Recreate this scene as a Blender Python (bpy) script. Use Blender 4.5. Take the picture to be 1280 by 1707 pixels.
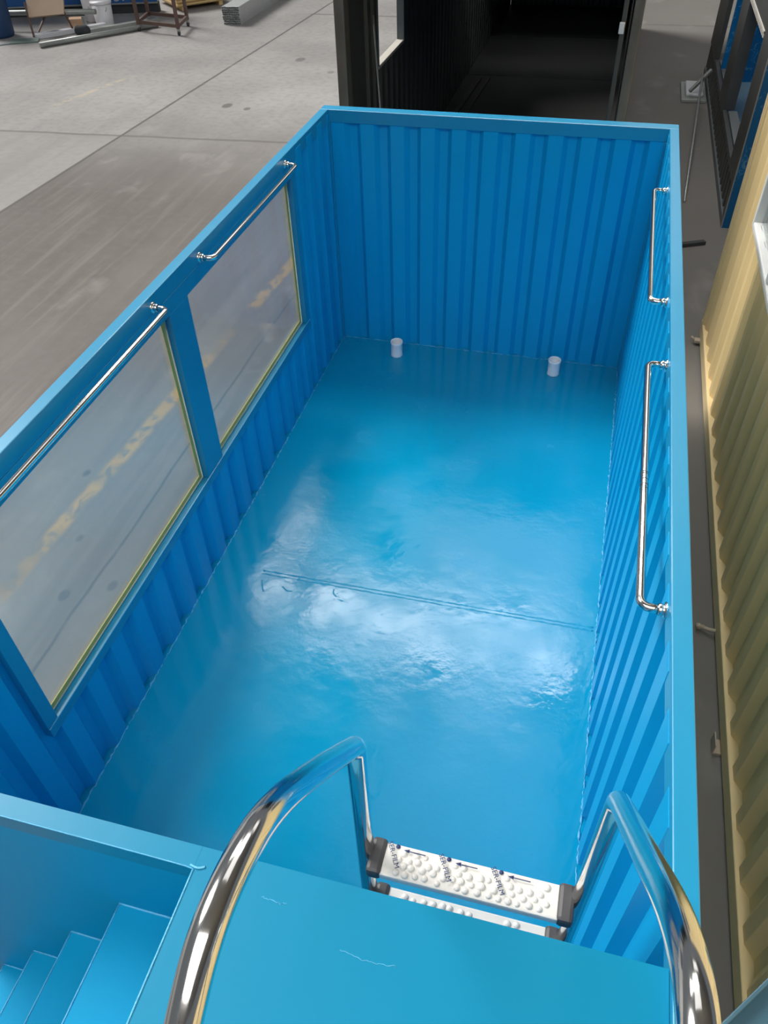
import bpy, bmesh, math, random
from mathutils import Vector, Matrix, Euler
R = math.radians
random.seed(7)
S = bpy.context.scene
for o in list(bpy.data.objects): bpy.data.objects.remove(o)
COL = S.collection

# ------------------------------------------------------------------ camera
cd = bpy.data.cameras.new('camera'); cam = bpy.data.objects.new('camera', cd); COL.objects.link(cam)
cam.location = (0.77102, -0.91839, 3.59180)
cam.rotation_euler = Euler((R(46.11122), R(1.50653), R(14.64438)), 'XYZ')
cd.sensor_fit = 'HORIZONTAL'; cd.sensor_width = 36; cd.lens = 1300.82 / 1280 * 36
cd.clip_start = 0.02; cd.clip_end = 200
S.camera = cam
# ------------------------------------------------------------------ world, exposure
S.view_settings.view_transform = 'Standard'; S.view_settings.look = 'None'
S.view_settings.gamma = 1; S.view_settings.exposure = -0.1; S.view_settings.use_curve_mapping = False
wd = bpy.data.worlds.new('world'); S.world = wd; wd.use_nodes = True
bg = wd.node_tree.nodes['Background']; bg.inputs[0].default_value = (0.86, 0.93, 1.0, 1); bg.inputs[1].default_value = 0.17

# soft daylight from the far left; the ceiling is cut back to admit it
sd = bpy.data.lights.new('daylight', 'SUN'); sd.energy = 3.9; sd.angle = R(26); sd.color = (1.0, 0.975, 0.93)
so = bpy.data.objects.new('daylight', sd); COL.objects.link(so)
so.rotation_euler = Vector((-.68, .28, .64)).to_track_quat('Z', 'Y').to_euler(); so.location = (-8, 9, 12)

# ------------------------------------------------------------------ materials
def nodes(m): return m.node_tree.nodes, m.node_tree.links
def mat(name, col, rough=0.5, metal=0.0, spec=0.5, coat=0.0, noise=0.0, nscale=6.0, bump=0.0, bscale=60.0, rvar=0.0, emit=None, es=1.0, stretch=(1,1,1)):
    m = bpy.data.materials.new(name); m.use_nodes = True
    N, L = nodes(m); b = N['Principled BSDF']
    b.inputs['Base Color'].default_value = (*col, 1); b.inputs['Roughness'].default_value = rough
    b.inputs['Metallic'].default_value = metal; b.inputs['Specular IOR Level'].default_value = spec
    b.inputs['Coat Weight'].default_value = coat; b.inputs['Coat Roughness'].default_value = 0.12
    if emit:
        b.inputs['Emission Color'].default_value = (*emit, 1); b.inputs['Emission Strength'].default_value = es
    if noise or bump or rvar:
        tc = N.new('ShaderNodeTexCoord'); mp = N.new('ShaderNodeMapping'); mp.inputs['Scale'].default_value = stretch
        L.new(tc.outputs['Object'], mp.inputs['Vector'])
    if noise or rvar:
        n = N.new('ShaderNodeTexNoise'); n.inputs['Scale'].default_value = nscale; n.inputs['Detail'].default_value = 6
        L.new(mp.outputs[0], n.inputs['Vector'])
        if noise:
            mx = N.new('ShaderNodeMix'); mx.data_type = 'RGBA'
            mx.inputs[6].default_value = (*[max(0, c * (1 - noise)) for c in col], 1)
            mx.inputs[7].default_value = (*[min(1, c * (1 + noise)) for c in col], 1)
            L.new(n.outputs['Fac'], mx.inputs[0]); L.new(mx.outputs[2], b.inputs['Base Color'])
        if rvar:
            mr = N.new('ShaderNodeMapRange'); mr.inputs['From Min'].default_value = .35; mr.inputs['From Max'].default_value = .65
            mr.inputs['To Min'].default_value = rough - rvar; mr.inputs['To Max'].default_value = rough + rvar
            L.new(n.outputs['Fac'], mr.inputs['Value']); L.new(mr.outputs[0], b.inputs['Roughness'])
    if bump:
        n2 = N.new('ShaderNodeTexNoise'); n2.inputs['Scale'].default_value = bscale; n2.inputs['Detail'].default_value = 4
        L.new(mp.outputs[0], n2.inputs['Vector'])
        bp = N.new('ShaderNodeBump'); bp.inputs['Strength'].default_value = bump; bp.inputs['Distance'].default_value = 0.01
        L.new(n2.outputs['Fac'], bp.inputs['Height']); L.new(bp.outputs[0], b.inputs['Normal'])
    return m

BLUE = (0.0, 0.33, 0.65)
M = {}
M['blue'] = mat('blue_paint', BLUE, .34, spec=.5, noise=.05, nscale=3, bump=.05, bscale=9)
M['bluerail'] = mat('blue_rail_paint', (0.006, 0.25, 0.46), .36, spec=.75, coat=.25, noise=.04, nscale=4, bump=.03, bscale=20)
M['bluefloor'] = mat('blue_floor_paint', (0.0, 0.285, 0.50), .18, spec=.42, noise=.05, nscale=2.4, bump=.26, bscale=9, rvar=.10)
M['bluedeck'] = mat('blue_deck_paint', (0.0, 0.205, 0.365), .38, spec=.35, noise=.05, nscale=2.0, bump=.06, bscale=10)  # same blue paint, darkened to offset the strong light on the deck
M['bluestair'] = mat('blue_stair_paint', (0.0, 0.285, 0.52), .5, spec=.15, noise=.05, nscale=2.0, bump=.06, bscale=10)
M['weld'] = mat('weld_bead_paint', (0.09, 0.42, 0.68), .3, spec=.6, noise=.3, nscale=20, bump=.3, bscale=120)
M['chrome'] = mat('polished_stainless_steel', (0.80, 0.79, 0.77), .12, metal=1, bump=.01, bscale=30)
M['chrome2'] = mat('satin_stainless_steel', (0.78, 0.77, 0.75), .16, metal=1)
M['pvc'] = mat('white_pvc', (0.82, 0.85, 0.88), .35)
M['tread'] = mat('white_film_on_tread', (0.68, 0.67, 0.64), .32, noise=.05, nscale=30, bump=.1, bscale=90)
M['clip'] = mat('dark_grey_plastic', (0.055, 0.055, 0.06), .5)
M['ink'] = mat('blue_black_ink', (0.02, 0.035, 0.12), .6)
M['yellow'] = mat('yellow_sealing_tape', (0.46, 0.43, 0.13), .5, noise=.25, nscale=9)
M['seal'] = mat('pale_silicone', (0.50, 0.54, 0.50), .4)
M['black'] = mat('black_container_paint', (0.06, 0.066, 0.068), .38, noise=.4, nscale=1.6, bump=.15, bscale=5, stretch=(1, 1, .4))
M['blackreflect'] = mat('black_paint_wavy_reflections', (0.13, 0.118, 0.098), .3, noise=.7, nscale=3.5, bump=.5, bscale=4, stretch=(2, 2, .6))  # wavy reflections in the glossy posts, painted as a mottled tone
M['charcoal'] = mat('charcoal_container_paint', (0.06, 0.062, 0.060), .5, noise=.3, nscale=4)
M['greyjamb'] = mat('grey_window_jamb', (0.12, 0.14, 0.145), .5)
M['sill'] = mat('pale_window_sill', (0.55, 0.52, 0.47), .6, noise=.15, nscale=12)
M['ledge'] = mat('grey_inner_ledge', (0.17, 0.18, 0.18), .5)
M['darkfloor'] = mat('dark_grey_floor', (0.05, 0.052, 0.052), .4, noise=.3, nscale=2)
M['tan'] = mat('tan_container_paint', (0.88, 0.66, 0.33), .42, noise=.06, nscale=3)
M['tanrail'] = mat('tan_rail_paint', (0.84, 0.66, 0.36), .42, noise=.06, nscale=3)
M['whiteframe'] = mat('white_window_frame', (0.78, 0.78, 0.76), .35)
M['rust'] = mat('rusty_brown_steel', (0.14, 0.085, 0.07), .6, noise=.35, nscale=8)
M['galv'] = mat('galvanised_steel', (0.38, 0.40, 0.385), .45, metal=.4, noise=.2, nscale=14)
M['zinc'] = mat('zinc_coated_tube', (0.55, 0.57, 0.57), .4, metal=.25, noise=.15, nscale=14)
M['galvend'] = mat('bright_tube_top', (0.75, 0.76, 0.80), .35, metal=.2)
M['greenmat'] = mat('green_grey_plate', (0.20, 0.27, 0.24), .6)
M['board'] = mat('brown_hardboard', (0.42, 0.30, 0.215), .6, noise=.1, nscale=3)
M['ply'] = mat('yellow_plywood', (0.72, 0.52, 0.24), .6, noise=.25, nscale=10, stretch=(1, 1, 20))
M['navy'] = mat('navy_plastic', (0.02, 0.06, 0.16), .5)
M['banner'] = mat('blue_banner', (0.02, 0.12, 0.38), .6, noise=.2, nscale=3)
M['darkcloth'] = mat('dark_grey_cloth', (0.05, 0.055, 0.06), .8)
M['white'] = mat('white_plastic', (0.85, 0.85, 0.88), .4)
M['whitepaint'] = mat('faded_white_paint', (0.45, 0.52, 0.58), .7)
M['cardboard'] = mat('orange_cardboard', (0.80, 0.52, 0.34), .7)
M['beam'] = mat('grey_blue_steel', (0.05, 0.12, 0.165), .35, noise=.15, nscale=6)
M['rope'] = mat('grey_cable', (0.24, 0.22, 0.20), .7)
M['cream'] = mat('cream_fitting', (0.50, 0.42, 0.33), .5)
M['steel'] = mat('roof_sheet_steel', (0.42, 0.42, 0.42), .6)
M['sky'] = mat('skylight_fill_sheet', (0.8, 0.85, 0.9), .5, emit=(1.0, 0.985, 0.955), es=1)

def glass_mat():
    m = bpy.data.materials.new('acrylic_pane'); m.use_nodes = True
    N, L = nodes(m); N.remove(N['Principled BSDF']); out = N['Material Output']
    t = N.new('ShaderNodeBsdfTransparent'); t.inputs[0].default_value = (.92, .94, .93, 1)
    g = N.new('ShaderNodeBsdfGlossy'); g.inputs['Roughness'].default_value = .08; g.inputs[0].default_value = (.9, .95, 1, 1)
    d = N.new('ShaderNodeBsdfDiffuse'); d.inputs[0].default_value = (.6, .64, .64, 1)
    lw = N.new('ShaderNodeLayerWeight'); lw.inputs[0].default_value = .12
    a = N.new('ShaderNodeMixShader'); L.new(lw.outputs['Facing'], a.inputs[0]); L.new(t.outputs[0], a.inputs[1]); L.new(g.outputs[0], a.inputs[2])
    b = N.new('ShaderNodeMixShader'); b.inputs[0].default_value = .02; L.new(a.outputs[0], b.inputs[1]); L.new(d.outputs[0], b.inputs[2])
    L.new(b.outputs[0], out.inputs[0]); return m
M['glass'] = glass_mat()

def mosaic_mat():
    m = mat('blue_film_with_white_curls', (0.0, 0.13, 0.36), .35)
    N, L = nodes(m); b = N['Principled BSDF']
    tc = N.new('ShaderNodeTexCoord'); n = N.new('ShaderNodeTexNoise'); n.inputs['Scale'].default_value = 7; n.inputs['Detail'].default_value = 2; n.inputs['Distortion'].default_value = 1.4
    L.new(tc.outputs['Object'], n.inputs['Vector'])
    r = N.new('ShaderNodeValToRGB'); e = r.color_ramp.elements
    e[0].position = .60; e[0].color = (0.0, 0.125, 0.33, 1); e[1].position = .66; e[1].color = (0.0, 0.15, 0.40, 1)
    k = r.color_ramp.elements.new(.63); k.color = (0.10, 0.30, 0.50, 1)
    L.new(n.outputs['Fac'], r.inputs[0]); L.new(r.outputs[0], b.inputs['Base Color']); return m
M['mosaic'] = mosaic_mat()

def ground_mat():
    m = bpy.data.materials.new('stained_concrete'); m.use_nodes = True
    N, L = nodes(m); b = N['Principled BSDF']; b.inputs['Roughness'].default_value = .62; b.inputs['Specular IOR Level'].default_value = .3
    tc = N.new('ShaderNodeTexCoord'); sep = N.new('ShaderNodeSeparateXYZ'); L.new(tc.outputs['Object'], sep.inputs[0])
    X, Y = sep.outputs[0], sep.outputs[1]
    def mth(op, a, bb=None, c=None, clamp=False):
        n = N.new('ShaderNodeMath'); n.operation = op; n.use_clamp = clamp
        for i, v in enumerate((a, bb, c)):
            if v is None: continue
            if isinstance(v, (int, float)): n.inputs[i].default_value = v
            else: L.new(v, n.inputs[i])
        return n.outputs[0]
    def noise(sc, st=(1, 1, 1), det=6, dist=0, rot=0):
        mp = N.new('ShaderNodeMapping'); mp.inputs['Scale'].default_value = st; mp.inputs['Rotation'].default_value = (0, 0, rot); L.new(tc.outputs['Object'], mp.inputs[0])
        n = N.new('ShaderNodeTexNoise'); n.inputs['Scale'].default_value = sc; n.inputs['Detail'].default_value = det; n.inputs['Distortion'].default_value = dist
        L.new(mp.outputs[0], n.inputs['Vector']); return n.outputs['Fac']
    def step(v, a, bb):
        n = N.new('ShaderNodeMapRange'); n.interpolation_type = 'SMOOTHSTEP'; L.new(v, n.inputs[0]); n.inputs[1].default_value = a; n.inputs[2].default_value = bb; return n.outputs[0]
    def mix(f, a, bb):
        n = N.new('ShaderNodeMix'); n.data_type = 'RGBA'
        L.new(f, n.inputs[0]) if not isinstance(f, (int, float)) else n.inputs[0].__setattr__('default_value', f)
        for i, v in ((6, a), (7, bb)):
            if isinstance(v, tuple): n.inputs[i].default_value = (*v, 1)
            else: L.new(v, n.inputs[i])
        return n.outputs[2]
    big = noise(.55, det=8); fine = noise(9, det=8)
    strk = noise(2.2, (1.6, .13, 1), 6, .3); strk2 = noise(6, (1.5, .08, 1), 4, .2, .06)
    wob = mth('MULTIPLY_ADD', noise(1.6, det=5), .14, -.07)
    def dline(x0, y0, k):      # distance to the line x = x0 + k (y - y0)
        d = mth('MULTIPLY_ADD', mth('SUBTRACT', Y, y0), -k, mth('SUBTRACT', X, x0))
        return d
    c = mix(step(big, .3, .7), (0.31, 0.297, 0.29), (0.40, 0.388, 0.38))
    # browner beside the pool; weaker light towards the camera is put into its tone
    side = step(dline(-6.3, 8.68, .0543), -.02, .02)
    near = mth('MULTIPLY', side, step(mth('ADD', Y, mth('MULTIPLY', wob, 6)), 12.5, 7.5))
    c = mix(near, c, mix(step(big, .3, .7), (0.118, 0.105, 0.096), (0.155, 0.142, 0.131)))
    c = mix(step(X, -3.7, -2.7), c, mix(step(big, .3, .7), (0.185, 0.170, 0.152), (0.225, 0.207, 0.186)))  # greyer strip by the pool, colour lifted to offset its cast shade
    # tyre drag streaks along the hall
    sm = mth('MULTIPLY', mth('MULTIPLY', step(strk, .42, .66), .40), step(Y, 13, 6))
    c = mix(sm, c, (0.105, 0.09, 0.08))
    c = mix(mth('MULTIPLY', mth('MULTIPLY', step(strk2, .50, .72), .33), step(Y, 12, 7)), c, (0.25, 0.228, 0.21))
    c = mix(mth('MULTIPLY', step(fine, .42, .7), .25), c, (0.16, 0.15, 0.145))
    # aisle concrete, with the shaded level between the containers set in its colour
    c = mix(step(X, .9, 1.15), c, mix(big, (0.17, 0.16, 0.15), (0.23, 0.215, 0.20)))
    # darker strip of floor in the left foreground beyond the cross joint
    cj = mth('MULTIPLY_ADD', mth('SUBTRACT', X, -8.22), -.062, mth('SUBTRACT', Y, 9.83))
    lowl = mth('MULTIPLY', step(cj, .02, -.02), mth('SUBTRACT', 1, side))
    c = mix(mth('MULTIPLY', lowl, .5), c, (0.25, 0.235, 0.225))
    def groove(d, w, col, amt, c, wobble=0.0, mask=None):
        dd = mth('ABSOLUTE', mth('ADD', d, mth('MULTIPLY', wob, wobble)))
        f = mth('MULTIPLY', step(dd, w, w * .35), amt)
        if mask is not None: f = mth('MULTIPLY', f, mask)
        return mix(f, c, col)
    c = groove(dline(-6.3, 8.68, .0543), .035, (0.07, 0.06, 0.055), .8, c, .15)
    c = groove(cj, .05, (0.12, 0.105, 0.10), .65, c, .4, step(X, -3.2, -3.4))
    c = groove(mth('SUBTRACT', Y, 17.78), .07, (0.12, 0.11, 0.10), .6, c, .2, step(X, -5.95, -5.8))
    c = groove(dline(-2.085, 2.2, .003), .016, (0.09, 0.085, 0.08), .75, c, .5, step(noise(1.1, (1, .5, 1), 4), .38, .46))
    # worn yellow lane line
    ym = mth('MULTIPLY', step(noise(9, (1, .7, 1), 9, .6), .33, .58), step(noise(1.1, (.2, 1, 1), 3), .36, .50))
    c = groove(dline(-2.62, 2.0, .063), .085, (0.46, 0.30, 0.10), .75, c, .5, ym)
    c = groove(dline(-7.95, 11.44, .26), .09, (0.58, 0.49, 0.32), .6, c, .3, mth('MULTIPLY', step(noise(8, det=8), .4, .6), step(mth('ABSOLUTE', mth('SUBTRACT', Y, 11.9)), 1.1, .5)))
    # small round cover and oil spots
    for (sx, sy, r_, a) in ((-4.318, 5.786, .07, .6), (-5.2, 11.55, .09, .75), (-4.82, 11.45, .06, .7), (-4.9, 14.3, .1, .6), (-4.1, 13.6, .07, .5), (-2.72, 2.9, .04, .8), (-2.22, 1.75, .035, .8), (-2.45, 1.3, .03, .7), (-1.95, 1.9, .04, .6), (-2.4, 2.25, .03, .6)):
        dd = mth('SQRT', mth('ADD', mth('POWER', mth('SUBTRACT', X, sx), 2), mth('POWER', mth('MULTIPLY', mth('SUBTRACT', Y, sy), .7), 2)))
        c = mix(mth('MULTIPLY', step(mth('ADD', dd, mth('MULTIPLY', wob, .5)), r_, r_ * .6), a), c, (0.10, 0.09, 0.085))
    # pale dusty scuffs
    c = mix(mth('MULTIPLY', step(noise(1.9, (1, .6, 1), 10, .2), .58, .78), .3), c, (0.45, 0.43, 0.415))
    L.new(c, b.inputs['Base Color'])
    bp = N.new('ShaderNodeBump'); bp.inputs['Strength'].default_value = .2; bp.inputs['Distance'].default_value = .01
    L.new(fine, bp.inputs['Height']); L.new(bp.outputs[0], b.inputs['Normal'])
    return m
M['ground'] = ground_mat()

# ------------------------------------------------------------------ mesh helpers
class MB:
    def __init__(s): s.v = []; s.f = []; s.sm = []
    def add(s, vs, fs, smooth=False):
        n = len(s.v); s.v += [tuple(v) for v in vs]; s.f += [tuple(i + n for i in f) for f in fs]; s.sm += [smooth] * len(fs); return s
    def box(s, x0, x1, y0, y1, z0, z1, bev=0.0, mtx=None):
        bm = bmesh.new(); bmesh.ops.create_cube(bm, size=1)
        for v in bm.verts: v.co = Vector(((x0 + x1) / 2 + v.co.x * (x1 - x0), (y0 + y1) / 2 + v.co.y * (y1 - y0), (z0 + z1) / 2 + v.co.z * (z1 - z0)))
        if bev: bmesh.ops.bevel(bm, geom=bm.edges[:], offset=bev, segments=2, affect='EDGES', profile=.5)
        if mtx: bmesh.ops.transform(bm, matrix=mtx, verts=bm.verts)
        bm.verts.index_update()
        s.add([v.co[:] for v in bm.verts], [[v.index for v in f.verts] for f in bm.faces]); bm.free(); return s
    def beam(s, a, b, w, h, bev=0.0):           # box bar from a to b, w across, h high
        a = Vector(a); b = Vector(b); d = b - a; q = d.to_track_quat('Y', 'Z')
        return s.box(-w / 2, w / 2, 0, d.length, -h / 2, h / 2, bev, Matrix.Translation(a) @ q.to_matrix().to_4x4())
    def tube(s, pts, r, seg=16, cap=True, closed=False, rfun=None):
        pts = [Vector(p) for p in pts]; n = len(pts); base = len(s.v); up = None; vs = []
        for i, p in enumerate(pts):
            t = (pts[min(i + 1, n - 1)] - pts[max(i - 1, 0)]).normalized()
            if up is None:
                up = t.orthogonal().normalized()
            else:
                up = (up - t * up.dot(t)).normalized()
            w = t.cross(up); rr = rfun(i) if rfun else r
            for k in range(seg):
                a = 2 * math.pi * k / seg; vs.append(p + (up * math.cos(a) + w * math.sin(a)) * rr)
        fs = [(i * seg + k, i * seg + (k + 1) % seg, (i + 1) * seg + (k + 1) % seg, (i + 1) * seg + k) for i in range(n - 1) for k in range(seg)]
        s.add(vs, fs, True)
        if cap:
            s.add([], []); s.f.append(tuple(base + k for k in reversed(range(seg)))); s.sm.append(False)
            s.f.append(tuple(base + (n - 1) * seg + k for k in range(seg))); s.sm.append(False)
        return s
    def lathe(s, c, prof, seg=28, axis='Z'):    # prof: list of (radius, height)
        vs = []
        for (r_, h_) in prof:
            for k in range(seg):
                a = 2 * math.pi * k / seg; p = (r_ * math.cos(a), r_ * math.sin(a), h_)
                if axis == 'X': p = (h_, p[0], p[1])
                if axis == 'Y': p = (p[0], h_, p[1])
                vs.append((c[0] + p[0], c[1] + p[1], c[2] + p[2]))
        fs = [(i * seg + k, i * seg + (k + 1) % seg, (i + 1) * seg + (k + 1) % seg, (i + 1) * seg + k) for i in range(len(prof) - 1) for k in range(seg)]
        return s.add(vs, fs, True)
    def corr(s, axis, a0, a1, base, out, z0, z1, phase, pitch=.221, depth=.038, flat=.10, slope=.032, th=.003):
        # corrugated steel sheet: flats at base, recesses pushed to base + out*depth; recess starts at phase + k*pitch
        rec = pitch - flat - 2 * slope
        def off(t):
            u = (t - phase) % pitch
            if u < slope: return u / slope
            if u < slope + rec: return 1
            if u < 2 * slope + rec: return 1 - (u - slope - rec) / slope
            return 0
        ts = {a0, a1}; k = math.floor((a0 - phase) / pitch) - 1
        while phase + k * pitch < a1:
            for d in (0, slope, slope + rec, 2 * slope + rec):
                t = phase + k * pitch + d
                if a0 < t < a1: ts.add(t)
            k += 1
        ts = sorted(ts); vs = []
        for t in ts:
            for dz in (z0, z1):
                for e in (0, th):
                    q = base + out * (off(t) * depth + e); vs.append((t, q, dz) if axis == 'x' else (q, t, dz))
        fs = []
        n = len(ts)
        for i in range(n - 1):
            a = i * 4; b_ = a + 4
            fs += [(a, b_, b_ + 2, a + 2), (a + 1, a + 3, b_ + 3, b_ + 1), (a + 2, b_ + 2, b_ + 3, a + 3), (a, a + 1, b_ + 1, b_)]
        e = (n - 1) * 4; fs += [(0, 2, 3, 1), (e, e + 1, e + 3, e + 2)]
        return s.add(vs, fs)
    def build(s, name, m, parent=None, bevel=0):
        me = bpy.data.meshes.new(name); me.from_pydata(s.v, [], s.f)
        me.materials.append(m)
        for p, q in zip(me.polygons, s.sm): p.use_smooth = q
        bm = bmesh.new(); bm.from_mesh(me); bmesh.ops.recalc_face_normals(bm, faces=bm.faces); bm.to_mesh(me); bm.free()
        o = bpy.data.objects.new(name, me); COL.objects.link(o)
        if parent:
            o.parent = parent
            o.matrix_parent_inverse = Matrix.Translation(-wloc(parent))
        return o
def wloc(o):
    return o.location + (wloc(o.parent) + o.matrix_parent_inverse.translation if o.parent else Vector((0, 0, 0)))
def tag(o, label=None, cat=None, group=None, kind=None):
    if label: o['label'] = label
    if cat: o['category'] = cat
    if group: o['group'] = group
    if kind: o['kind'] = kind
    return o
def thing(name, label, cat, loc, group=None):
    o = bpy.data.objects.new(name, None); o.location = loc; o.empty_display_size = .1; COL.objects.link(o)
    return tag(o, label, cat, group)
def copy_tree(o, parent=None):
    c = o.copy(); COL.objects.link(c)
    if parent: c.parent = parent
    for ch in [x for x in list(COL.objects) if x.parent == o]: copy_tree(ch, c)
    return c
def smooth(pts, it=3):        # Chaikin corner rounding of an open polyline
    pts = [Vector(p) for p in pts]
    for _ in range(it):
        q = [pts[0]]
        for a, b in zip(pts, pts[1:]): q += [a * .75 + b * .25, a * .25 + b * .75]
        q.append(pts[-1]); pts = q
    return pts
def fillet(pts, r, n=8):      # straight runs with round bends of radius r
    pts = [Vector(p) for p in pts]; out = [pts[0]]
    for i in range(1, len(pts) - 1):
        a, b, c = pts[i - 1], pts[i], pts[i + 1]
        u = (a - b).normalized(); w = (c - b).normalized(); rr = r[i - 1] if isinstance(r, (list, tuple)) else r
        half = u.angle(w) / 2; d = min(rr / math.tan(half), (a - b).length * .49, (c - b).length * .49)
        p0 = b + u * d; p1 = b + w * d
        for k in range(n + 1):
            t = k / n; out.append(p0 * (1 - t) ** 2 + b * 2 * t * (1 - t) + p1 * t ** 2)
    out.append(pts[-1]); return out
def text_mb(txt, size, mtx, th=.0006):
    cu = bpy.data.curves.new('lettering', 'FONT'); cu.body = txt; cu.size = size; cu.extrude = th; cu.align_x = 'CENTER'; cu.align_y = 'CENTER'; cu.resolution_u = 3
    o = bpy.data.objects.new('lettering', cu); COL.objects.link(o)
    dg = bpy.context.evaluated_depsgraph_get(); dg.update()
    me = bpy.data.meshes.new_from_object(o.evaluated_get(dg))
    mb = MB().add([(mtx @ v.co)[:] for v in me.vertices], [tuple(p.vertices) for p in me.polygons])
    bpy.data.objects.remove(o); bpy.data.curves.remove(cu); bpy.data.meshes.remove(me)
    return mb

G = -.33
H = 1.83; ZD = 1.805; YD = -.30; XI = 1.162; XO = 1.22; XF = 1.160; YB = 4.73; YO = 4.815
YN = -1.75                                           # near end of the pool container, behind the camera

# ------------------------------------------------------------------ the hall
tag(MB().add([(-40, -14, G), (14, -14, G), (14, 45, G), (-40, 45, G)], [(0, 1, 2, 3)]).build('floor', M['ground']), kind='structure')
RZ = 7.5
tag(MB().box(-2.2, 12, -10, 30, RZ + .02, RZ + .12).box(-4.8, -2.2, 6.7, 8.2, RZ + .02, RZ + .12).box(-4.8, -2.2, 8.8, 10.1, RZ + .02, RZ + .12).build('ceiling', M['steel']), kind='structure')
def skylight_or_fill(n, x0, x1, y0, y1, e):
    m = M['sky'].copy(); m.node_tree.nodes['Principled BSDF'].inputs['Emission Strength'].default_value = e
    o = MB().box(x0, x1, y0, y1, RZ - .02, RZ + .02).build('window_%d' % n, m); tag(o, kind='structure')
SKY_FILL = [(-4.4, 1.9, 6.8, 8.1, 13), (-4.7, -3.5, 8.8, 10.0, 12), (-1.9, 2.1, 8.6, 11.6, 1.9), (-1.2, 1.9, 3.0, 6.2, 1.0),
       (-3, 3, -7, -1.5, 5), (0.5, 4.5, 14, 22, 1.2)]  # last two panels are unseen, added to light deck, back wall and aisle
for i, a in enumerate(SKY_FILL): skylight_or_fill(i + 1, *a)

# ------------------------------------------------------------------ blue container pool
pool = thing('container_pool', 'blue painted shipping container pool with two side windows, entry deck and steps', 'pool', (0, 1.5, G))
B = M['blue']
MB().box(-XO, XO, YD - .03, YO, G, -.03).build('base_frame', M['bluerail'], pool)
MB().box(-XO + .01, XO - .01, YD - .02, YO - .01, -.03, 0).build('floor_plate', M['bluefloor'], pool)
# weld seam across the floor, with lumps at its left end
sm = MB()
for k in range(2):
    pts = []
    for i in range(110):
        x = -.86 + i * (2.0 / 109); pts.append((x, 1.972 + .024 * k + .012 * (x + .86) + random.uniform(-.002, .002), -.006 + random.uniform(-.0015, .001)))
    sm.tube(pts, .0085, 8)
sm.build('weld_seam', M['bluefloor'], pool)
for P in ([(-.84, 1.92, 0), (-.815, 1.86, .0), (-.80, 1.84, 0)], [(-.70, 1.90, 0), (-.66, 1.87, 0), (-.63, 1.88, 0)], [(-.39, 1.955, 0), (-.385, 1.92, 0), (-.36, 1.90, 0)]):
    MB().tube([Vector(q) + Vector((0, 0, random.uniform(-.004, -.002))) for q in smooth(P, 2)], .006, 6).build('weld_spatter', M['bluefloor'], pool)
# walls
RB = H - .085
MB().corr('x', -XF, XF, YB, 1, 0, H - .03, -1.052).build('back_wall', B, pool)
MB().corr('y', YD, YB, XF, 1, 0, H - .03, .105 - .221 * 9).build('right_wall', B, pool)
lw = MB(); ph = .36
lw.corr('y', YD, YB, -XF, -1, 0, .57, ph)
lw.corr('y', 3.965, YB, -XF, -1, .57, H - .03, ph)
lw.corr('y', YD, .425, -XF, -1, .57, H - .03, ph)
lw.build('left_wall', B, pool)
# corner posts
for x0, x1 in ((-XO, -XF + .012), (XF - .012, XO)):
    MB().box(x0, x1, YB - .02, YO - .002, -.03, RB + .002, .003).build('corner_post', M['bluerail'], pool)
# top rails: square hollow sections
MB().box(-XO, XO, YB - .006, YO, RB, H, .004).build('top_rail', M['bluerail'], pool)
MB().box(-XO, -XI, YN, YB - .007, RB, H, .004).build('top_rail', M['bluerail'], pool)
MB().box(XI, XO, YN, YB - .007, RB, H, .004).build('top_rail', M['bluerail'], pool)
# window panel on the left: posts, header, ledge
WZ0, WZ1 = .60, 1.66
W1 = (.49, 2.12); W2 = (2.325, 3.90)
MB().box(-XO, -XI, .42, 3.97, WZ1, RB - .001, .002).build('window_header', M['bluerail'], pool)
MB().box(-XO, -XI + .004, .42, 3.97, WZ0 - .06, WZ0, .004).build('window_ledge', M['bluerail'], pool)
MB().box(-XO, -XI, W1[1], W2[0], WZ0, WZ1, .002).build('window_mullion', M['bluerail'], pool)
MB().box(-XO, -XI, .42, W1[0], WZ0, WZ1, .002).build('window_jamb', M['bluerail'], pool)
MB().box(-XO, -XI, W2[1], 3.97, WZ0, WZ1, .002).build('window_jamb', M['bluerail'], pool)
for (a, b_) in (W1, W2):
    pn = MB().box(-1.213, -1.205, a + .001, b_ - .001, WZ0 + .001, WZ1 - .001).build('window_pane', M['glass'], pool)
    t = MB().box(-1.204, -1.200, a + .002, b_ - .002, WZ0 + .002, WZ0 + .036).box(-1.204, -1.200, b_ - .034, b_ - .002, WZ0 + .036, WZ1 - .003)
    t.build('sealing_tape', M['yellow'], pn)
    g = MB().tube([(-1.198, a + .006, WZ1 - .01), (-1.198, a + .006, WZ0 + .006), (-1.198, b_ - .006, WZ0 + .006), (-1.198, b_ - .006, WZ1 - .01)], .0045, 6)
    g.build('silicone_bead', M['seal'], pn)
# welded paint-chipped joints where the walls meet the floor
def bead(pts, r, n, name='weld_bead'):
    mb = MB(); P = []
    for a, b_ in zip(pts, pts[1:]):
        a = Vector(a); b_ = Vector(b_)
        for i in range(n): P.append(a.lerp(b_, i / n) + Vector([random.uniform(-.004, .004) for _ in range(3)]))
    P.append(Vector(pts[-1])); rr = [r * random.choice((.25, .5, .7, 1, 1.5)) for _ in P]
    mb.tube(P, r, 6, rfun=lambda i: rr[i]); return mb.build(name, M['weld'], pool)
bead([(-XF + .002, .0, .001), (-XF + .002, YB, .001)], .0035, 260)
bead([(XF - .002, .0, .001), (XF - .002, YB - .01, .001)], .0045, 300)
bead([(-XF, YB - .002, .001), (XF, YB - .002, .001)], .0025, 120)
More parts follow.
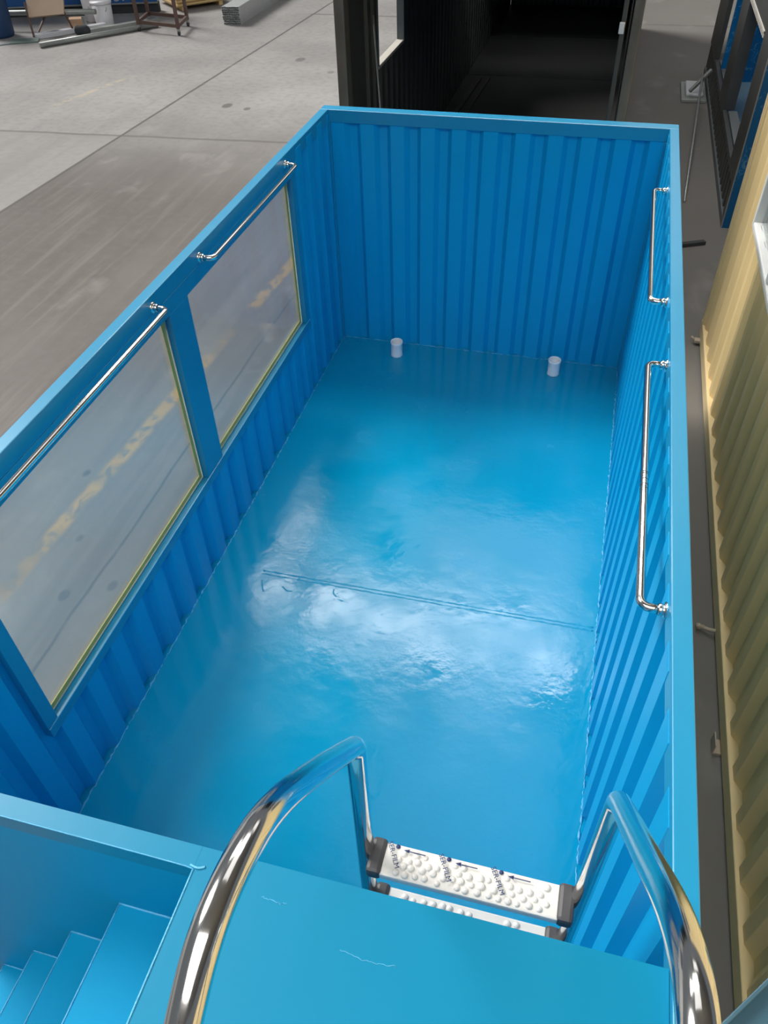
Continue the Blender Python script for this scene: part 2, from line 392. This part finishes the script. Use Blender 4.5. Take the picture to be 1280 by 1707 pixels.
# deck, its front wall and the stair well
MB().box(.1305, XI - .001, YN, YD, ZD - .045, ZD, .0).build('deck_plate', M['bluedeck'], pool)
MB().box(-XI + .001, .1302, YD - .05, YD, ZD - .07, ZD, .0).build('deck_beam', M['bluedeck'], pool)
MB().box(-XI + .001, XF - .002, YD - .05, YD - .012, G, ZD - .0705).build('front_wall', M['bluestair'], pool)
MB().box(.133, .165, YN, YD - .0505, G, ZD - .046).build('stair_side_wall', M['bluestair'], pool)
NX = [-.18, -.48, -.78, -1.074]; NZ = [1.378, .933, .504, .098]
for i, (x, z) in enumerate(zip(NX, NZ)):
    x1 = .132 if i == 0 else NX[i - 1] + .018
    zt = G + .001 if i == len(NX) - 1 else NZ[i + 1]
    MB().box(x, x1, YN + .05, YD - .047, z - .02, z, .0015).box(x, x + .018, YN + .05, YD - .047, zt - .019, z - .021).build('step', M['bluestair'], pool)
    mb = MB(); P = [(x + .001, YD - .05 - k * .03, z + .0005 + random.uniform(-.0004, .0006)) for k in range(38)]  # pale bead draws the light caught along the nosing edge
    mb.tube(P, .0022, 6); P = [(x + (x1 - x) * k / 12 + random.uniform(-.002, .002), YD - .05, z + random.uniform(0, .002)) for k in range(13)]
    mb.tube(P, .004, 6); mb.build('step_weld_glint', M['weld'], pool)
mb = MB().tube([(.130, YD - .052 - k * .03, ZD + .0002 + random.uniform(0, .0006)) for k in range(46)], .0024, 6)
mb.tube(smooth([(.128, YD - .052, ZD), (.10, YD - .05, ZD + .001), (-.3, YD - .05, ZD), (-1.15, YD - .05, ZD)], 2), .0016, 6)
mb.tube(smooth([(.12, YD - .045, ZD), (.14, YD - .05, ZD + .002), (.155, YD - .042, ZD + .001)], 2), .003, 6)
mb.build('deck_weld', M['weld'], pool)
# brush marks and chips in the deck paint
for P in ([(.50, -.43, ZD + .0004), (.56, -.44, ZD + .0006), (.62, -.432, ZD + .0004)], [(.30, -.37, ZD + .0003), (.34, -.375, ZD + .0008), (.36, -.372, ZD + .0003)], [(1.02, -.46, ZD + .0003), (1.06, -.47, ZD + .0008), (1.09, -.468, ZD + .0003)]):
    MB().tube([Vector(q) + Vector((random.uniform(-.002, .002), random.uniform(-.002, .002), random.uniform(-.0012, .0002))) for q in smooth(P, 3)], .0008, 6).build('paint_ridge', M['weld'], pool)

# grab rails: round bar with two bends, each end in a flange
def grab(x, out, y0, y1, z, label):
    g = thing('grab_rail', label, 'grab rail', (x, (y0 + y1) / 2, z), 'steel grab rails on the pool walls')
    q = x + out * .075
    pts = fillet([(x, y0, z), (q, y0, z), (q, y1, z), (x, y1, z)], .035, 8)
    MB().tube(pts, .0145, 18).build('bar', M['chrome'], g)
    for y in (y0, y1):
        MB().lathe((x, y, z), [(0.0, out * .009), (.017, out * .009), (.026, out * .006), (.027, 0)], 20, 'X').build('flange', M['chrome2'], g)
        MB().lathe((x, y, z), [(.0165, out * .008), (.0195, out * .012), (.0195, out * .022), (.0165, out * .026)], 20, 'X').build('collar', M['chrome2'], g)
    return g
grab(-XI, 1, .64, 1.995, 1.772, 'polished grab rail above the nearer left window')
grab(-XI, 1, 2.52, 3.825, 1.772, 'polished grab rail above the farther left window')
gr = grab(XI, -1, .69, 2.015, 1.765, 'polished grab rail on right wall, the nearer and longer looking one')
for k, y in enumerate((1.215, 1.235, 1.262, 1.29, 1.30)):
    MB().lathe((XI - .075, y, 1.765), [(.0149, 0), (.0149, .003)], 16, 'Y').build('printed_mark', M['clip'], gr)
grab(XI, -1, 2.545, 3.855, 1.765, 'polished grab rail on right wall, the farther one near the back')

# white pipe stubs standing on the pool floor
for x, lb in ((-.64, 'short white plastic pipe stub on pool floor, left one by the back wall'), (.655, 'short white plastic pipe stub on pool floor, right one by the back wall')):
    o = MB().lathe((0, 0, 0), [(.044, 0), (.049, 0), (.050, .01), (.047, .022), (.047, .105), (.050, .115), (.050, .134), (.046, .134), (.043, .12), (.043, 0.004), (.0, .004)], 32).build('pipe_stub', M['pvc'])
    o.location = (x, 4.535, 0.0); tag(o, lb, 'pipe', 'white pipe stubs')

# ------------------------------------------------------------------ pool ladder
lad = thing('pool_ladder', 'polished stainless steel pool ladder with white filmed treads at the deck edge', 'ladder', (.73, -.17, 0))
def rail(x, prof, yv):
    pts = [(x, -1.02, ZD + .012), (x, -1.0, 2.05), (x, -.93, 2.36), (x, -.84, 2.53)] + [(x, a, b) for a, b in prof]
    s1 = smooth(pts, 3)
    return s1[:-1] + fillet([s1[-1], (x, yv, prof[-1][1] - .085), (x, -.160, .35), (x, -.172, .12)], [.06, .02], 10)[0:]
XL, XR = .474, .992
PL = [(-.752, 2.603), (-.68, 2.642), (-.597, 2.632), (-.50, 2.58), (-.365, 2.425), (-.225, 2.245)]
PR = [(-.76, 2.66), (-.70, 2.70), (-.644, 2.705), (-.58, 2.67), (-.505, 2.60), (-.39, 2.455), (-.215, 2.240)]
dy = 0
for x, pr_, yv in ((XL, PL, -.160), (XR, PR, -.148)):
    MB().tube(rail(x, pr_, yv), .0215, 28).build('side_rail', M['chrome'], lad)
    MB().lathe((x, -1.02 + dy, ZD), [(0, .0), (.052, .0), (.052, .006), (.034, .022), (.022, .024)], 28).build('base_flange', M['chrome2'], lad)
    MB().lathe((x, -.172, 0), [(0, .02), (.026, .02), (.028, .05), (.028, .10), (.024, .14), (.0215, .145)], 24).build('rubber_foot', M['clip'], lad)
TZ = [1.668, 1.383, 1.098, .813]
for ti, z in enumerate(TZ):
    tr = MB().box(XL + .046, XR - .046, -.212, -.130, z - .026, z, .005)
    if ti < 2:
        for row in range(4):
            for i in range(15):
                if row in (0, 3) and random.random() < .35: continue
                x = XL + .085 + i * .0245 + (row % 2) * .012 + random.uniform(-.004, .004); y = -.198 + row * .0165 + random.uniform(-.003, .003)
                r_ = random.uniform(.0075, .0105)
                tr.lathe((x, y, z - .001), [(r_, 0), (r_ * .9, r_ * .35), (r_ * .55, r_ * .62), (.0001, r_ * .7)], 10)
    t = tr.build('tread', M['tread'], lad)
    for x, s in ((XL, 1), (XR, -1)):
        c = MB().box(min(x + s * .012, x + s * .050), max(x + s * .012, x + s * .050), -.214, -.124, z - .034, z + .008, .010)
        c.build('tread_clip', M['clip'], t)
    if ti == 0:
        for fx in (.545, .672, .799):
            pr = MB(); mt = Matrix.Translation((fx, -.161, z + .0080)) @ Matrix.Rotation(R(-62), 4, 'Z')
            tm = text_mb('SER-FILM', .0175, mt, .0004); pr.add(tm.v, tm.f)
            pr.lathe((fx + .006, -.137, z + .001), [(.0055, 0), (.0055, .0015), (.0001, .002)], 8)
            ax = fx + .052
            pr.box(ax - .02, ax + .024, -.1455, -.1435, z + .0065, z + .0080).add([(ax - .03, -.1445, z + .0080), (ax - .016, -.1395, z + .0080), (ax - .016, -.1495, z + .0080)], [(0, 1, 2)])
            pr.build('film_print', M['ink'], t)

# ------------------------------------------------------------------ grey-blue beam resting on the pool rim, bottom right
bm_ = thing('steel_channel', 'grey blue steel channel lying across the right pool rim towards the tan container', 'beam', (1.2, -.42, H))
a = Vector((1.185, -.455, H + .03)); b_ = Vector((1.80, .235, H + .03))
d = (b_ - a).normalized(); nrm = Vector((d.y, -d.x, 0))
MB().beam(a + nrm * .045, b_ + nrm * .045, .09, .006).build('web', M['beam'], bm_)
for s in (0.004, .086): MB().beam(a + nrm * s + Vector((0, 0, .0)), b_ + nrm * s, .008, .055, .002).build('flange', M['beam'], bm_)

# ------------------------------------------------------------------ tan container on the right
tc_ = thing('tan_container', 'tan corrugated shipping container with a white framed window, right of the pool', 'container', (2.9, 2, G))
TX = 1.90
rz = Matrix.Translation((TX, 0, 0))
TY1 = 6.0; TY0 = -3.0; TH = 2.5
lo = MB().box(TX - .012, TX + .06, TY0, TY1, G + .03, G + .15, .006); lo.build('bottom_rail', M['tanrail'], tc_)
WA, WB, WZ = 3.0, 4.90, 1.20
cw = MB()
for (y0, y1, z0, z1) in ((TY0, WA, G + .15, TH - .1), (WB, TY1 - .12, G + .15, TH - .1), (WA, WB, G + .15, WZ), (WA, WB, 2.15, TH - .1)):
    cw.corr('y', y0, y1, TX + .008, 1, z0, z1, .12, .262, .036, .075, .06)
cw.build('side_wall', M['tan'], tc_)
MB().box(TX - .008, TX + .12, TY1 - .12, TY1, G, TH, .012).box(TX - .014, TX - .008, TY1 - .10, TY1 - .085, G + .15, TH - .1).build('corner_post', M['tanrail'], tc_)
MB().box(TX + .02, TX + .14, TY0, TY1, TH - .1, TH).build('top_rail', M['tanrail'], tc_)
MB().corr('x', TX + .12, 4.3, TY1 - .06, -1, G + .15, TH, 0).build('end_wall', M['tan'], tc_)
MB().box(TX + .02, 4.3, TY0, TY1, TH, TH + .04).build('roof', M['tan'], tc_)
MB().box(4.3, 4.34, TY0, TY1, G, TH).build('far_wall', M['tan'], tc_)
fr = MB()
fw = .05
for (y0, y1, z0, z1) in ((WA, WB, WZ - fw, WZ), (WA, WB, 2.15, 2.15 + fw), (WB - .0, WB + fw, WZ - fw, 2.15 + fw), (WA - fw, WA, WZ - fw, 2.15 + fw), (3.96, 4.01, WZ, 2.15)):
    fr.box(TX - .035, TX + .045, y0, y1, z0, z1, .012)
wf = fr.build('window_frame', M['whiteframe'], tc_)
MB().box(TX + .02, TX + .028, WA, WB, WZ, 2.15).build('window_pane', M['glass'], wf)
MB().box(TX + .07, TX + .08, WA, WB, WZ, 2.15).build('window_blind', M['greyjamb'], wf)
# small fittings hanging from the bottom rail
def fitting(y, name, label, kind):
    f = thing(name, label, 'bracket' if kind else 'connector', (TX - .012, y, G + .04), None)
    if kind == 0:
        MB().tube(smooth([(TX + .0, y, G + .05), (TX - .04, y + .01, G + .035), (TX - .085, y + .03, G + .03)]), .011, 10).build('stem', M['cream'], f)
        MB().lathe((TX - .10, y + .03, G + .03), [(.0, -.02), (.018, -.018), (.02, 0), (.014, .012), (.014, .03), (0, .03)], 12, 'X').build('plug', M['cream'], f)
    elif kind == 1:
        MB().box(TX - .055, TX - .008, y - .05, y + .04, G + .0, G + .02, .003).box(TX - .055, TX - .048, y - .05, y + .04, G + .02, G + .09, .003).build('clamp', M['cream'], f)
    else:
        MB().box(TX - .06, TX - .008, y - .03, y + .03, G + .02, G + .05, .006).tube([(TX - .05, y, G + .03), (TX - .09, y + .02, G + .06)], .012, 10).build('clamp', M['cream'], f)
fitting(2.40, 'cable_connector', 'cream cable connector sticking out under the tan container wall', 0)
fitting(1.62, 'rail_clamp', 'cream folded clamp on bottom rail of tan container, nearest one', 1)
fitting(5.80, 'corner_clamp', 'cream clamp at the foot of the tan container corner post', 2)

# ------------------------------------------------------------------ black container beyond the pool
dk = thing('black_container', 'black open-ended shipping container standing behind the blue pool', 'container', (-.3, 10, G))
K = M['black']; X0, X1, Y0, Y1 = -1.56, .90, 6.2, 17.5; CT = 2.42
MB().box(X0, X1, Y0, Y1, G, -.02).build('floor_frame', M['charcoal'], dk)
MB().box(X0 + .002, X1 - .002, Y0 + .02, Y1 - .002, -.02, 0).build('floor_board', M['darkfloor'], dk)
for k, yy in enumerate((8.4, 10.4, 12.6, 15)):
    MB().box(X0 + .06, X1 - .06, yy, yy + .9, 0, .006).build('floor_sheet', M['darkfloor'], dk)
lw = MB()
WY0, WY1, WS = 7.36, 8.40, 1.43
for (y0, y1, z0, z1) in ((Y0 + .12, WY0, 0, CT), (WY1, 11.0, 0, CT), (12.2, Y1, 0, CT), (WY0, WY1, 0, WS - .03), (WY0, WY1, 2.25, CT), (11.0, 12.2, 0, 1.7), (11.0, 12.2, 2.2, CT)):
    lw.corr('y', y0, y1, -1.505, -1, z0, z1, 0.05)
lw.build('left_wall', K, dk)
MB().box(-1.575, -1.498, WY1 - .01, WY1 + .02, WS, 2.25).build('window_jamb', M['greyjamb'], dk); MB().box(-1.575, -1.498, WY0 - .02, WY0 + .01, WS, 2.25).build('window_jamb', M['greyjamb'], dk)
MB().box(-1.58, -1.50, WY0, WY1, WS - .03, WS, .004).build('window_sill', M['sill'], dk)  # pale colour carries the outside light falling on the sill
MB().box(X0, X0 + .09, Y0, Y0 + .14, G, CT, .01).build('corner_post', M['blackreflect'], dk)
MB().box(X0 + .045, X0 + .075, Y0 + .14, Y0 + .62, 0, CT, .006).build('door_jamb', M['charcoal'], dk)
MB().box(X0 - .05, X0 + .09, Y0 - .04, Y0 + .02, G, G + .12, .01).build('corner_foot', M['charcoal'], dk)
MB().box(X1 - .075, X1, Y0, Y0 + .16, G, CT, .01).build('corner_post', M['blackreflect'], dk)
MB().box(X1 - .155, X1 - .118, Y0 + .01, Y0 + .05, G + .1, CT, .006).build('door_jamb', M['charcoal'], dk)
MB().box(X1 - .165, X1 - .125, Y0 - .012, Y0 + .01, 2.03, 2.11, .004).build('door_catch', M['galvend'], dk)
MB().corr('y', Y0 + .16, Y1, X1 - .06, 1, 0, CT, 0).build('right_wall', K, dk)
MB().corr('x', X0 + .06, X1 - .06, Y1 - .05, 1, 0, CT, 0).build('end_wall', K, dk)
MB().box(X0, X1, Y0, 11.2, CT, CT + .06).build('roof', K, dk); MB().box(X0, X1, 12.6, Y1, CT, CT + .06).build('roof', K, dk)  # unseen gap between the roof parts, added to brighten the interior
o = MB().tube([(0, 0, 0), (-.173, .26, 1.895)], .009, 10).build('steel_rod', M['galv']); o.location = (-1.315, 6.9, 0.010)
tag(o, 'thin grey rod leaning inside black container against its left wall', 'rod')
for i, dx in enumerate((0, .13)):
    o = MB().box(-.035, .035, -.9, .9, 0, .03, .004).build('floor_batten', M['charcoal']); o.location = (-1.30 + dx, 11.5, .0); o.rotation_euler.z = R(-2)
    tag(o, ['grey batten on black container floor, closer to the left wall', 'grey batten on black container floor, farther from the left wall'][i], 'batten', 'battens in the black container')

# ------------------------------------------------------------------ charcoal pool with blue liner, far right
dp = thing('charcoal_container', 'charcoal container pool with blue patterned lining beyond the tan container', 'container', (3.4, 11, G))
QX, QY0, QY1 = 2.20, 8.40, 14.6; C = M['charcoal']
MB().box(QX - .01, QX + .06, QY0, QY1, G + .0, G + .09, .006).build('bottom_rail', M['greyjamb'], dp)
MB().corr('y', QY0 + .12, QY1, QX + .008, 1, G + .09, .11, .03, .221, .04).build('side_wall', C, dp)
MB().box(QX - .004, QX + .05, QY0 + .1, QY1, .11, .18, .004).build('window_ledge', C, dp)
WT = 1.45
MB().box(QX - .004, QX + .06, QY0, 9.07, .18, WT, .004).build('window_jamb', C, dp)
MB().box(QX - .006, QX + .06, QY0, QY0 + .12, G, .18, .004).build('corner_post', C, dp)
MB().box(QX - .004, QX + .14, 10.87, 11.62, .18, WT, .004).build('window_mullion', C, dp)
MB().box(QX - .004, QX + .06, 13.30, QY1, .18, WT, .004).build('window_jamb', C, dp)
MB().box(QX - .004, QX + .12, QY0, QY1, WT, 2.2, .004).build('top_panel', C, dp)
st = MB()
vs = []; n = 40
for i in range(n):
    y = 9.07 + i * (4.2 / n); st.box(QX - .012, QX - .002, y, y + .07, WT - .045, WT + .015)
st.box(QX - .014, QX - .001, 9.07, 13.27, WT - .005, WT + .02); st.build('edge_strip', M['sill'], dp)
MB().box(QX + .06, 4.6, QY0 + .05, QY1, G, -.04).build('base_frame', C, dp)
MB().box(QX + .06, 4.6, QY0 + .05, 12.84, -.04, 0).build('floor_plate', mat('pale_blue_grey_liner', (0.24, 0.36, 0.43), .3, noise=.1, nscale=2), dp)
MB().box(QX + .06, 4.6, 12.84, 12.90, -.04, 2.2).build('cross_wall', M['mosaic'], dp)
MB().box(4.55, 4.6, QY0 + .05, QY1, -.04, 2.2).build('far_wall', M['mosaic'], dp)
MB().box(QX + .004, 4.6, QY0 - .02, QY0 - .001, G, 2.2).build('end_wall', M['mosaic'], dp)
MB().box(QX - .008, QX + .003, QY0 - .022, QY0 - .001, G, 2.2).build('edge_trim', M['galv'], dp)
MB().box(QX + .07, QX + .18, 9.07, 10.87, .0, .17).box(QX + .07, QX + .18, 11.62, 13.3, .0, .17).build('inner_ledge', M['ledge'], dp)

# ------------------------------------------------------------------ in the aisle
ol = thing('outrigger_plate', 'grey square base plate with a lever arm on the aisle floor', 'plate', (2.0, 13.3, G))
MB().box(1.80, 2.17, 12.87, 13.82, G, G + .05, .01).build('base', M['galv'], ol)
MB().box(1.86, 2.12, 13.0, 13.7, G + .05, G + .10, .02).build('tray', M['galvend'], ol)
MB().beam((1.90, 12.95, G + .14), (2.17, 13.15, G + .40), .05, .05, .01).build('lever', M['galv'], ol)
o = MB().tube([(0, 0, 0), (.24, 4.0, .36)], .016, 10).build('long_pole', M['galv']); o.location = (1.80, 9.0, G + .016)
tag(o, 'long thin pole lying in the aisle, propped on the square plate', 'pole')
o = MB().beam((0, 0, .02), (.42, .20, .02), .06, .04, .004).build('flat_bar', M['darkcloth']); o.location = (1.58, 7.72, G)
tag(o, 'short dark bar lying across the aisle floor beside the pool', 'bar')
o = MB().tube(smooth([(0, 0, 0), (.05, .25, .12), (.12, .5, .25), (.10, .8, .27)]), .012, 8).lathe((.10, .8, .27), [(0, -.03), (.035, -.03), (.035, .03), (0, .03)], 10, 'X').build('hose_end', M['rope'])
o.location = (1.33, 5.0, G + .013); tag(o, 'grey hose end curving up behind the back right pool corner', 'hose')

# ------------------------------------------------------------------ left background: stock and equipment on the hall floor
dirp = Vector((.61, .79, 0)).normalized(); side = Vector((.79, -.61, 0))
# galvanised tube bundle
tub = None; TW = .041
COLN = ['leftmost', 'second', 'third', 'fourth', 'middle', 'sixth', 'seventh', 'eighth', 'rightmost']
LAYN = ['bottom', 'second lowest', 'third lowest', 'fourth lowest', 'fourth highest', 'third highest', 'second highest', 'top']
for r_ in range(8):
    for c in range(9):
        if tub is None:
            w = TW - .002; mb = MB(); L_ = 4.6; q = .003
            mb.box(0, w, 0, L_, 0, q).box(0, w, 0, L_, w - q, w).box(0, q, 0, L_, q, w - q).box(w - q, w, 0, L_, q, w - q)
            tub = mb.build('square_tube', M['zinc']); o = tub
        else:
            o = tub.copy(); COL.objects.link(o)
        o.location = (-7.41 + c * TW, 16.62 + random.uniform(-.03, .03), G + .001 + r_ * TW)
        tag(o, 'galvanised square tube, %s column, %s layer of the bundle' % (COLN[c], LAYN[r_]), 'steel tube', 'square tubes in the bundle')
# plywood sheets
pv = Vector((.685, .73, 0)).normalized(); ang = math.atan2(pv.y, pv.x); ps = None
for k in range(9):
    if ps is None: ps = MB().box(0, 1.25, 0, 1.2, 0, .03, .002).build('plywood_sheet', M['ply']); o = ps
    else: o = ps.copy(); COL.objects.link(o)
    o.location = (-8.93 + random.uniform(-.03, .03), 17.58 + random.uniform(-.03, .03), G + .08 + k * .031); o.rotation_euler.z = ang + R(random.uniform(-.5, .5))
    tag(o, 'yellow plywood sheet, %s of the stack beside the steel tubes' % ['bottom one', 'second lowest', 'third lowest', 'fourth lowest', 'middle one', 'fourth highest', 'third highest', 'second highest', 'topmost'][k], 'plywood', 'stacked plywood sheets')
for k in range(2):
    o = MB().box(.0, .09, .05, 1.15, 0, .08).build('wooden_bearer', M['ply']); o.rotation_euler.z = ang
    o.location = Vector((-8.93, 17.58, G)) + pv * (.12 + .9 * k)
    tag(o, ['wooden bearer under the near end of the plywood stack', 'wooden bearer under the far end of the plywood stack'][k], 'timber', 'bearers under the plywood')
# rusty trolley
tr = thing('steel_trolley', 'rusty brown steel frame trolley on castors beside the plywood stack', 'trolley', (-8.5, 15.9, G))
ca, cb = Vector((-8.98, 15.85, 0)), Vector((-7.97, 15.62, 0)); bk = Vector((-.15, .75, 0))
for p in (ca, cb, ca + bk, cb + bk):
    MB().box(p.x - .03, p.x + .03, p.y - .03, p.y + .03, G + .12, .75, .004).build('post', M['rust'], tr)
    ct = MB().box(p.x - .02, p.x + .02, p.y - .025, p.y + .025, G + .07, G + .12).build('castor', M['galv'], tr)
    MB().lathe((p.x, p.y, G + .045), [(0, -.015), (.044, -.015), (.044, .015), (0, .015)], 16, 'X').build('wheel', M['clip'], ct)
for p, q in ((ca, cb), (ca + bk, cb + bk), (ca, ca + bk), (cb, cb + bk)):
    for z in (G + .17, .72): MB().beam(p + Vector((0, 0, z)), q + Vector((0, 0, z)), .05, .06).build('cross_bar', M['rust'], tr)
# blue banner on a dark stage
bs = thing('banner_stand', 'long blue banner with white digits above a dark skirt along the wall', 'banner', (-10.8, 18, G))
ua = Vector((-13.6, 16.25, 0)); ub = Vector((-9.35, 17.49, 0)); ud = (ub - ua).normalized(); ang2 = math.atan2(ud.y, ud.x)
mtx = Matrix.Translation(ua) @ Matrix.Rotation(ang2, 4, 'Z')
LB = (ub - ua).length
MB().box(0, LB, 0.03, .2, G, -.13, 0, mtx).build('skirt', M['darkcloth'], bs)
MB().box(0, LB, -.02, .02, -.12, 1.3, 0, mtx).build('banner_panel', M['banner'], bs)
MB().box(0, LB, -.03, .03, -.15, -.12, 0, mtx).build('bottom_edge', M['galv'], bs)
tm = text_mb('757', .34, mtx @ Matrix.Translation((3.55, -.024, .015)) @ Matrix.Rotation(R(90), 4, 'X'), .003)
tm.build('lettering', M['whitepaint'], bs)
# navy bin
o = MB().lathe((0, 0, 0), [(0, 0), (.25, 0), (.27, .05), (.29, .6), (.30, .9), (.28, .9), (.27, .1), (0, .1)], 28).build('plastic_drum', M['navy']); o.location = (-11.75, 15.05, G)
tag(o, 'navy blue plastic drum at the far left', 'drum')
# tool stand with brown board and a steel pipe
ws = thing('folding_stand', 'brown folding stand with splayed legs holding a hardboard sheet', 'stand', (-10.9, 15.2, G))
MB().beam((-10.98, 15.05, G + .01), (-11.12, 15.25, .25), .04, .04).build('leg', M['rust'], ws)
MB().beam((-10.95, 15.1, G + .01), (-10.80, 15.45, .05), .03, .03).build('leg', M['rust'], ws)
MB().beam((-10.30, 15.5, G + .01), (-10.35, 15.35, .15), .03, .03).build('leg', M['rust'], ws)
MB().add([(-11.02, 15.15, .02), (-10.22, 15.15, .08), (-10.85, 15.45, -.06)], [(0, 1, 2)]).add([(-11.02, 15.17, .03), (-10.22, 15.17, .09), (-10.85, 15.47, -.05)], [(0, 2, 1)]).build('gusset', M['rust'], ws)
o = MB().add([(-11.0, 15.10, .02), (-10.18, 15.12, .10), (-10.30, 15.60, .75), (-11.25, 15.58, .70), (-11.0, 15.12, .0), (-10.18, 15.14, .08), (-10.30, 15.63, .73), (-11.25, 15.61, .68)],
             [(0, 1, 2, 3), (7, 6, 5, 4), (0, 4, 5, 1), (1, 5, 6, 2), (2, 6, 7, 3), (3, 7, 4, 0)]).build('hardboard_sheet', M['board'])
tag(o, 'light brown hardboard sheet leaning on the folding stand', 'board')
o = MB().tube([(-12.8, 15.40, -.02), (-9.85, 15.75, .02)], .05, 14).build('steel_pipe', M['galv'])
tag(o, 'grey pipe running level behind the brown hardboard sheet', 'pipe')
for x, y in ((-12.3, 15.46), (-10.15, 15.714)):
    o = MB().box(x - .03, x + .03, y - .03, y + .03, G, -.07).box(x - .08, x + .08, y - .08, y + .08, G, G + .02).build('pipe_prop', M['galv'])
    tag(o, 'pipe prop at the left end of the level grey pipe' if x < -11 else 'pipe prop at the right end of the level grey pipe', 'prop', 'props of the grey pipe')
# profiles and pipes on the floor
def lay(name, p, q, w, h, m, label, cat, rnd=False):
    p = Vector(p); q = Vector(q)
    if rnd: o = MB().tube([p + Vector((0, 0, w / 2)), q + Vector((0, 0, w / 2))], w / 2, 14).build(name, m)
    else:
        o = MB().beam(p + Vector((0, 0, h / 2)), q + Vector((0, 0, h / 2)), w, h, .006).build(name, m)
    tag(o, label, cat)
lay('floor_pipe', (-10.36, 14.30, G), (-8.75, 16.22, G), .10, .10, M['galv'], 'thick grey green pipe lying on the floor in front of the white profile', 'pipe', True)
lay('white_profile', (-10.86, 14.95, G), (-9.86, 16.02, G + .005), .14, .09, M['galvend'], 'white metal profile lying on the floor below the hardboard, left piece', 'profile')
lay('white_profile', (-9.98, 15.45, G), (-8.92, 16.62, G), .14, .09, M['galv'], 'grey metal profile lying in front of the white tubs, right piece', 'profile')
lay('thin_rod', (-11.9, 13.75, G), (-11.05, 14.62, G), .025, .025, M['whitepaint'], 'thin pale rod on the floor left of the grey pipe', 'rod', True)
o = MB().box(-.28, .28, -.16, .16, 0, .025, .004).build('floor_mat', M['greenmat']); o.location = (-10.98, 14.72, G); o.rotation_euler.z = R(25)
tag(o, 'grey green rectangular plate on the floor by the folding stand', 'plate')
o = MB().box(-.16, .16, -.12, .12, 0, .16, .01).build('cardboard_box', M['cardboard']); o.location = (-10.55, 16.05, G); o.rotation_euler.z = R(20)
tag(o, 'small orange cardboard box behind the white profile', 'box')
for (x, y, r_, h_, lb) in ((-10.02, 16.28, .21, .42, 'white plastic tub behind the grey profile, shorter front one'), (-10.45, 16.6, .22, .75, 'white plastic tub behind the shorter tub, taller one')):
    t = thing('plastic_tub', lb, 'tub', (x, y, G), 'white tubs')
    MB().lathe((x, y, G), [(0, 0), (r_ * .85, 0), (r_ * .88, .02), (r_, h_), (0, h_)], 26).build('body', M['white'], t)
    MB().lathe((x, y, G + h_ - .03), [(r_ + .001, 0), (r_ + .015, 0), (r_ + .015, .045), (0, .05)], 26).build('lid', M['white'], t)
    MB().tube([(x + r_ * math.cos(a) * 1.03, y - .02 + r_ * math.sin(a) * .3 - r_ * .75, G + h_ - .06 - .12 * math.sin(a)) for a in [math.pi * k / 10 for k in range(11)]], .006, 6).build('handle', M['galv'], t)
# tyre-like black motor unit between them
mu = thing('motor_unit', 'small dark motor unit on the floor between the two metal profiles', 'motor', (-9.95, 15.4, G))
MB().lathe((-9.97, 15.30, G + .10), [(0, -.14), (.08, -.14), (.095, -.1), (.095, .1), (.07, .14), (0, .14)], 18, 'X').build('housing', M['darkcloth'], mu)
MB().box(-10.06, -9.88, 15.22, 15.38, G, G + .03).build('foot', M['greenmat'], mu)
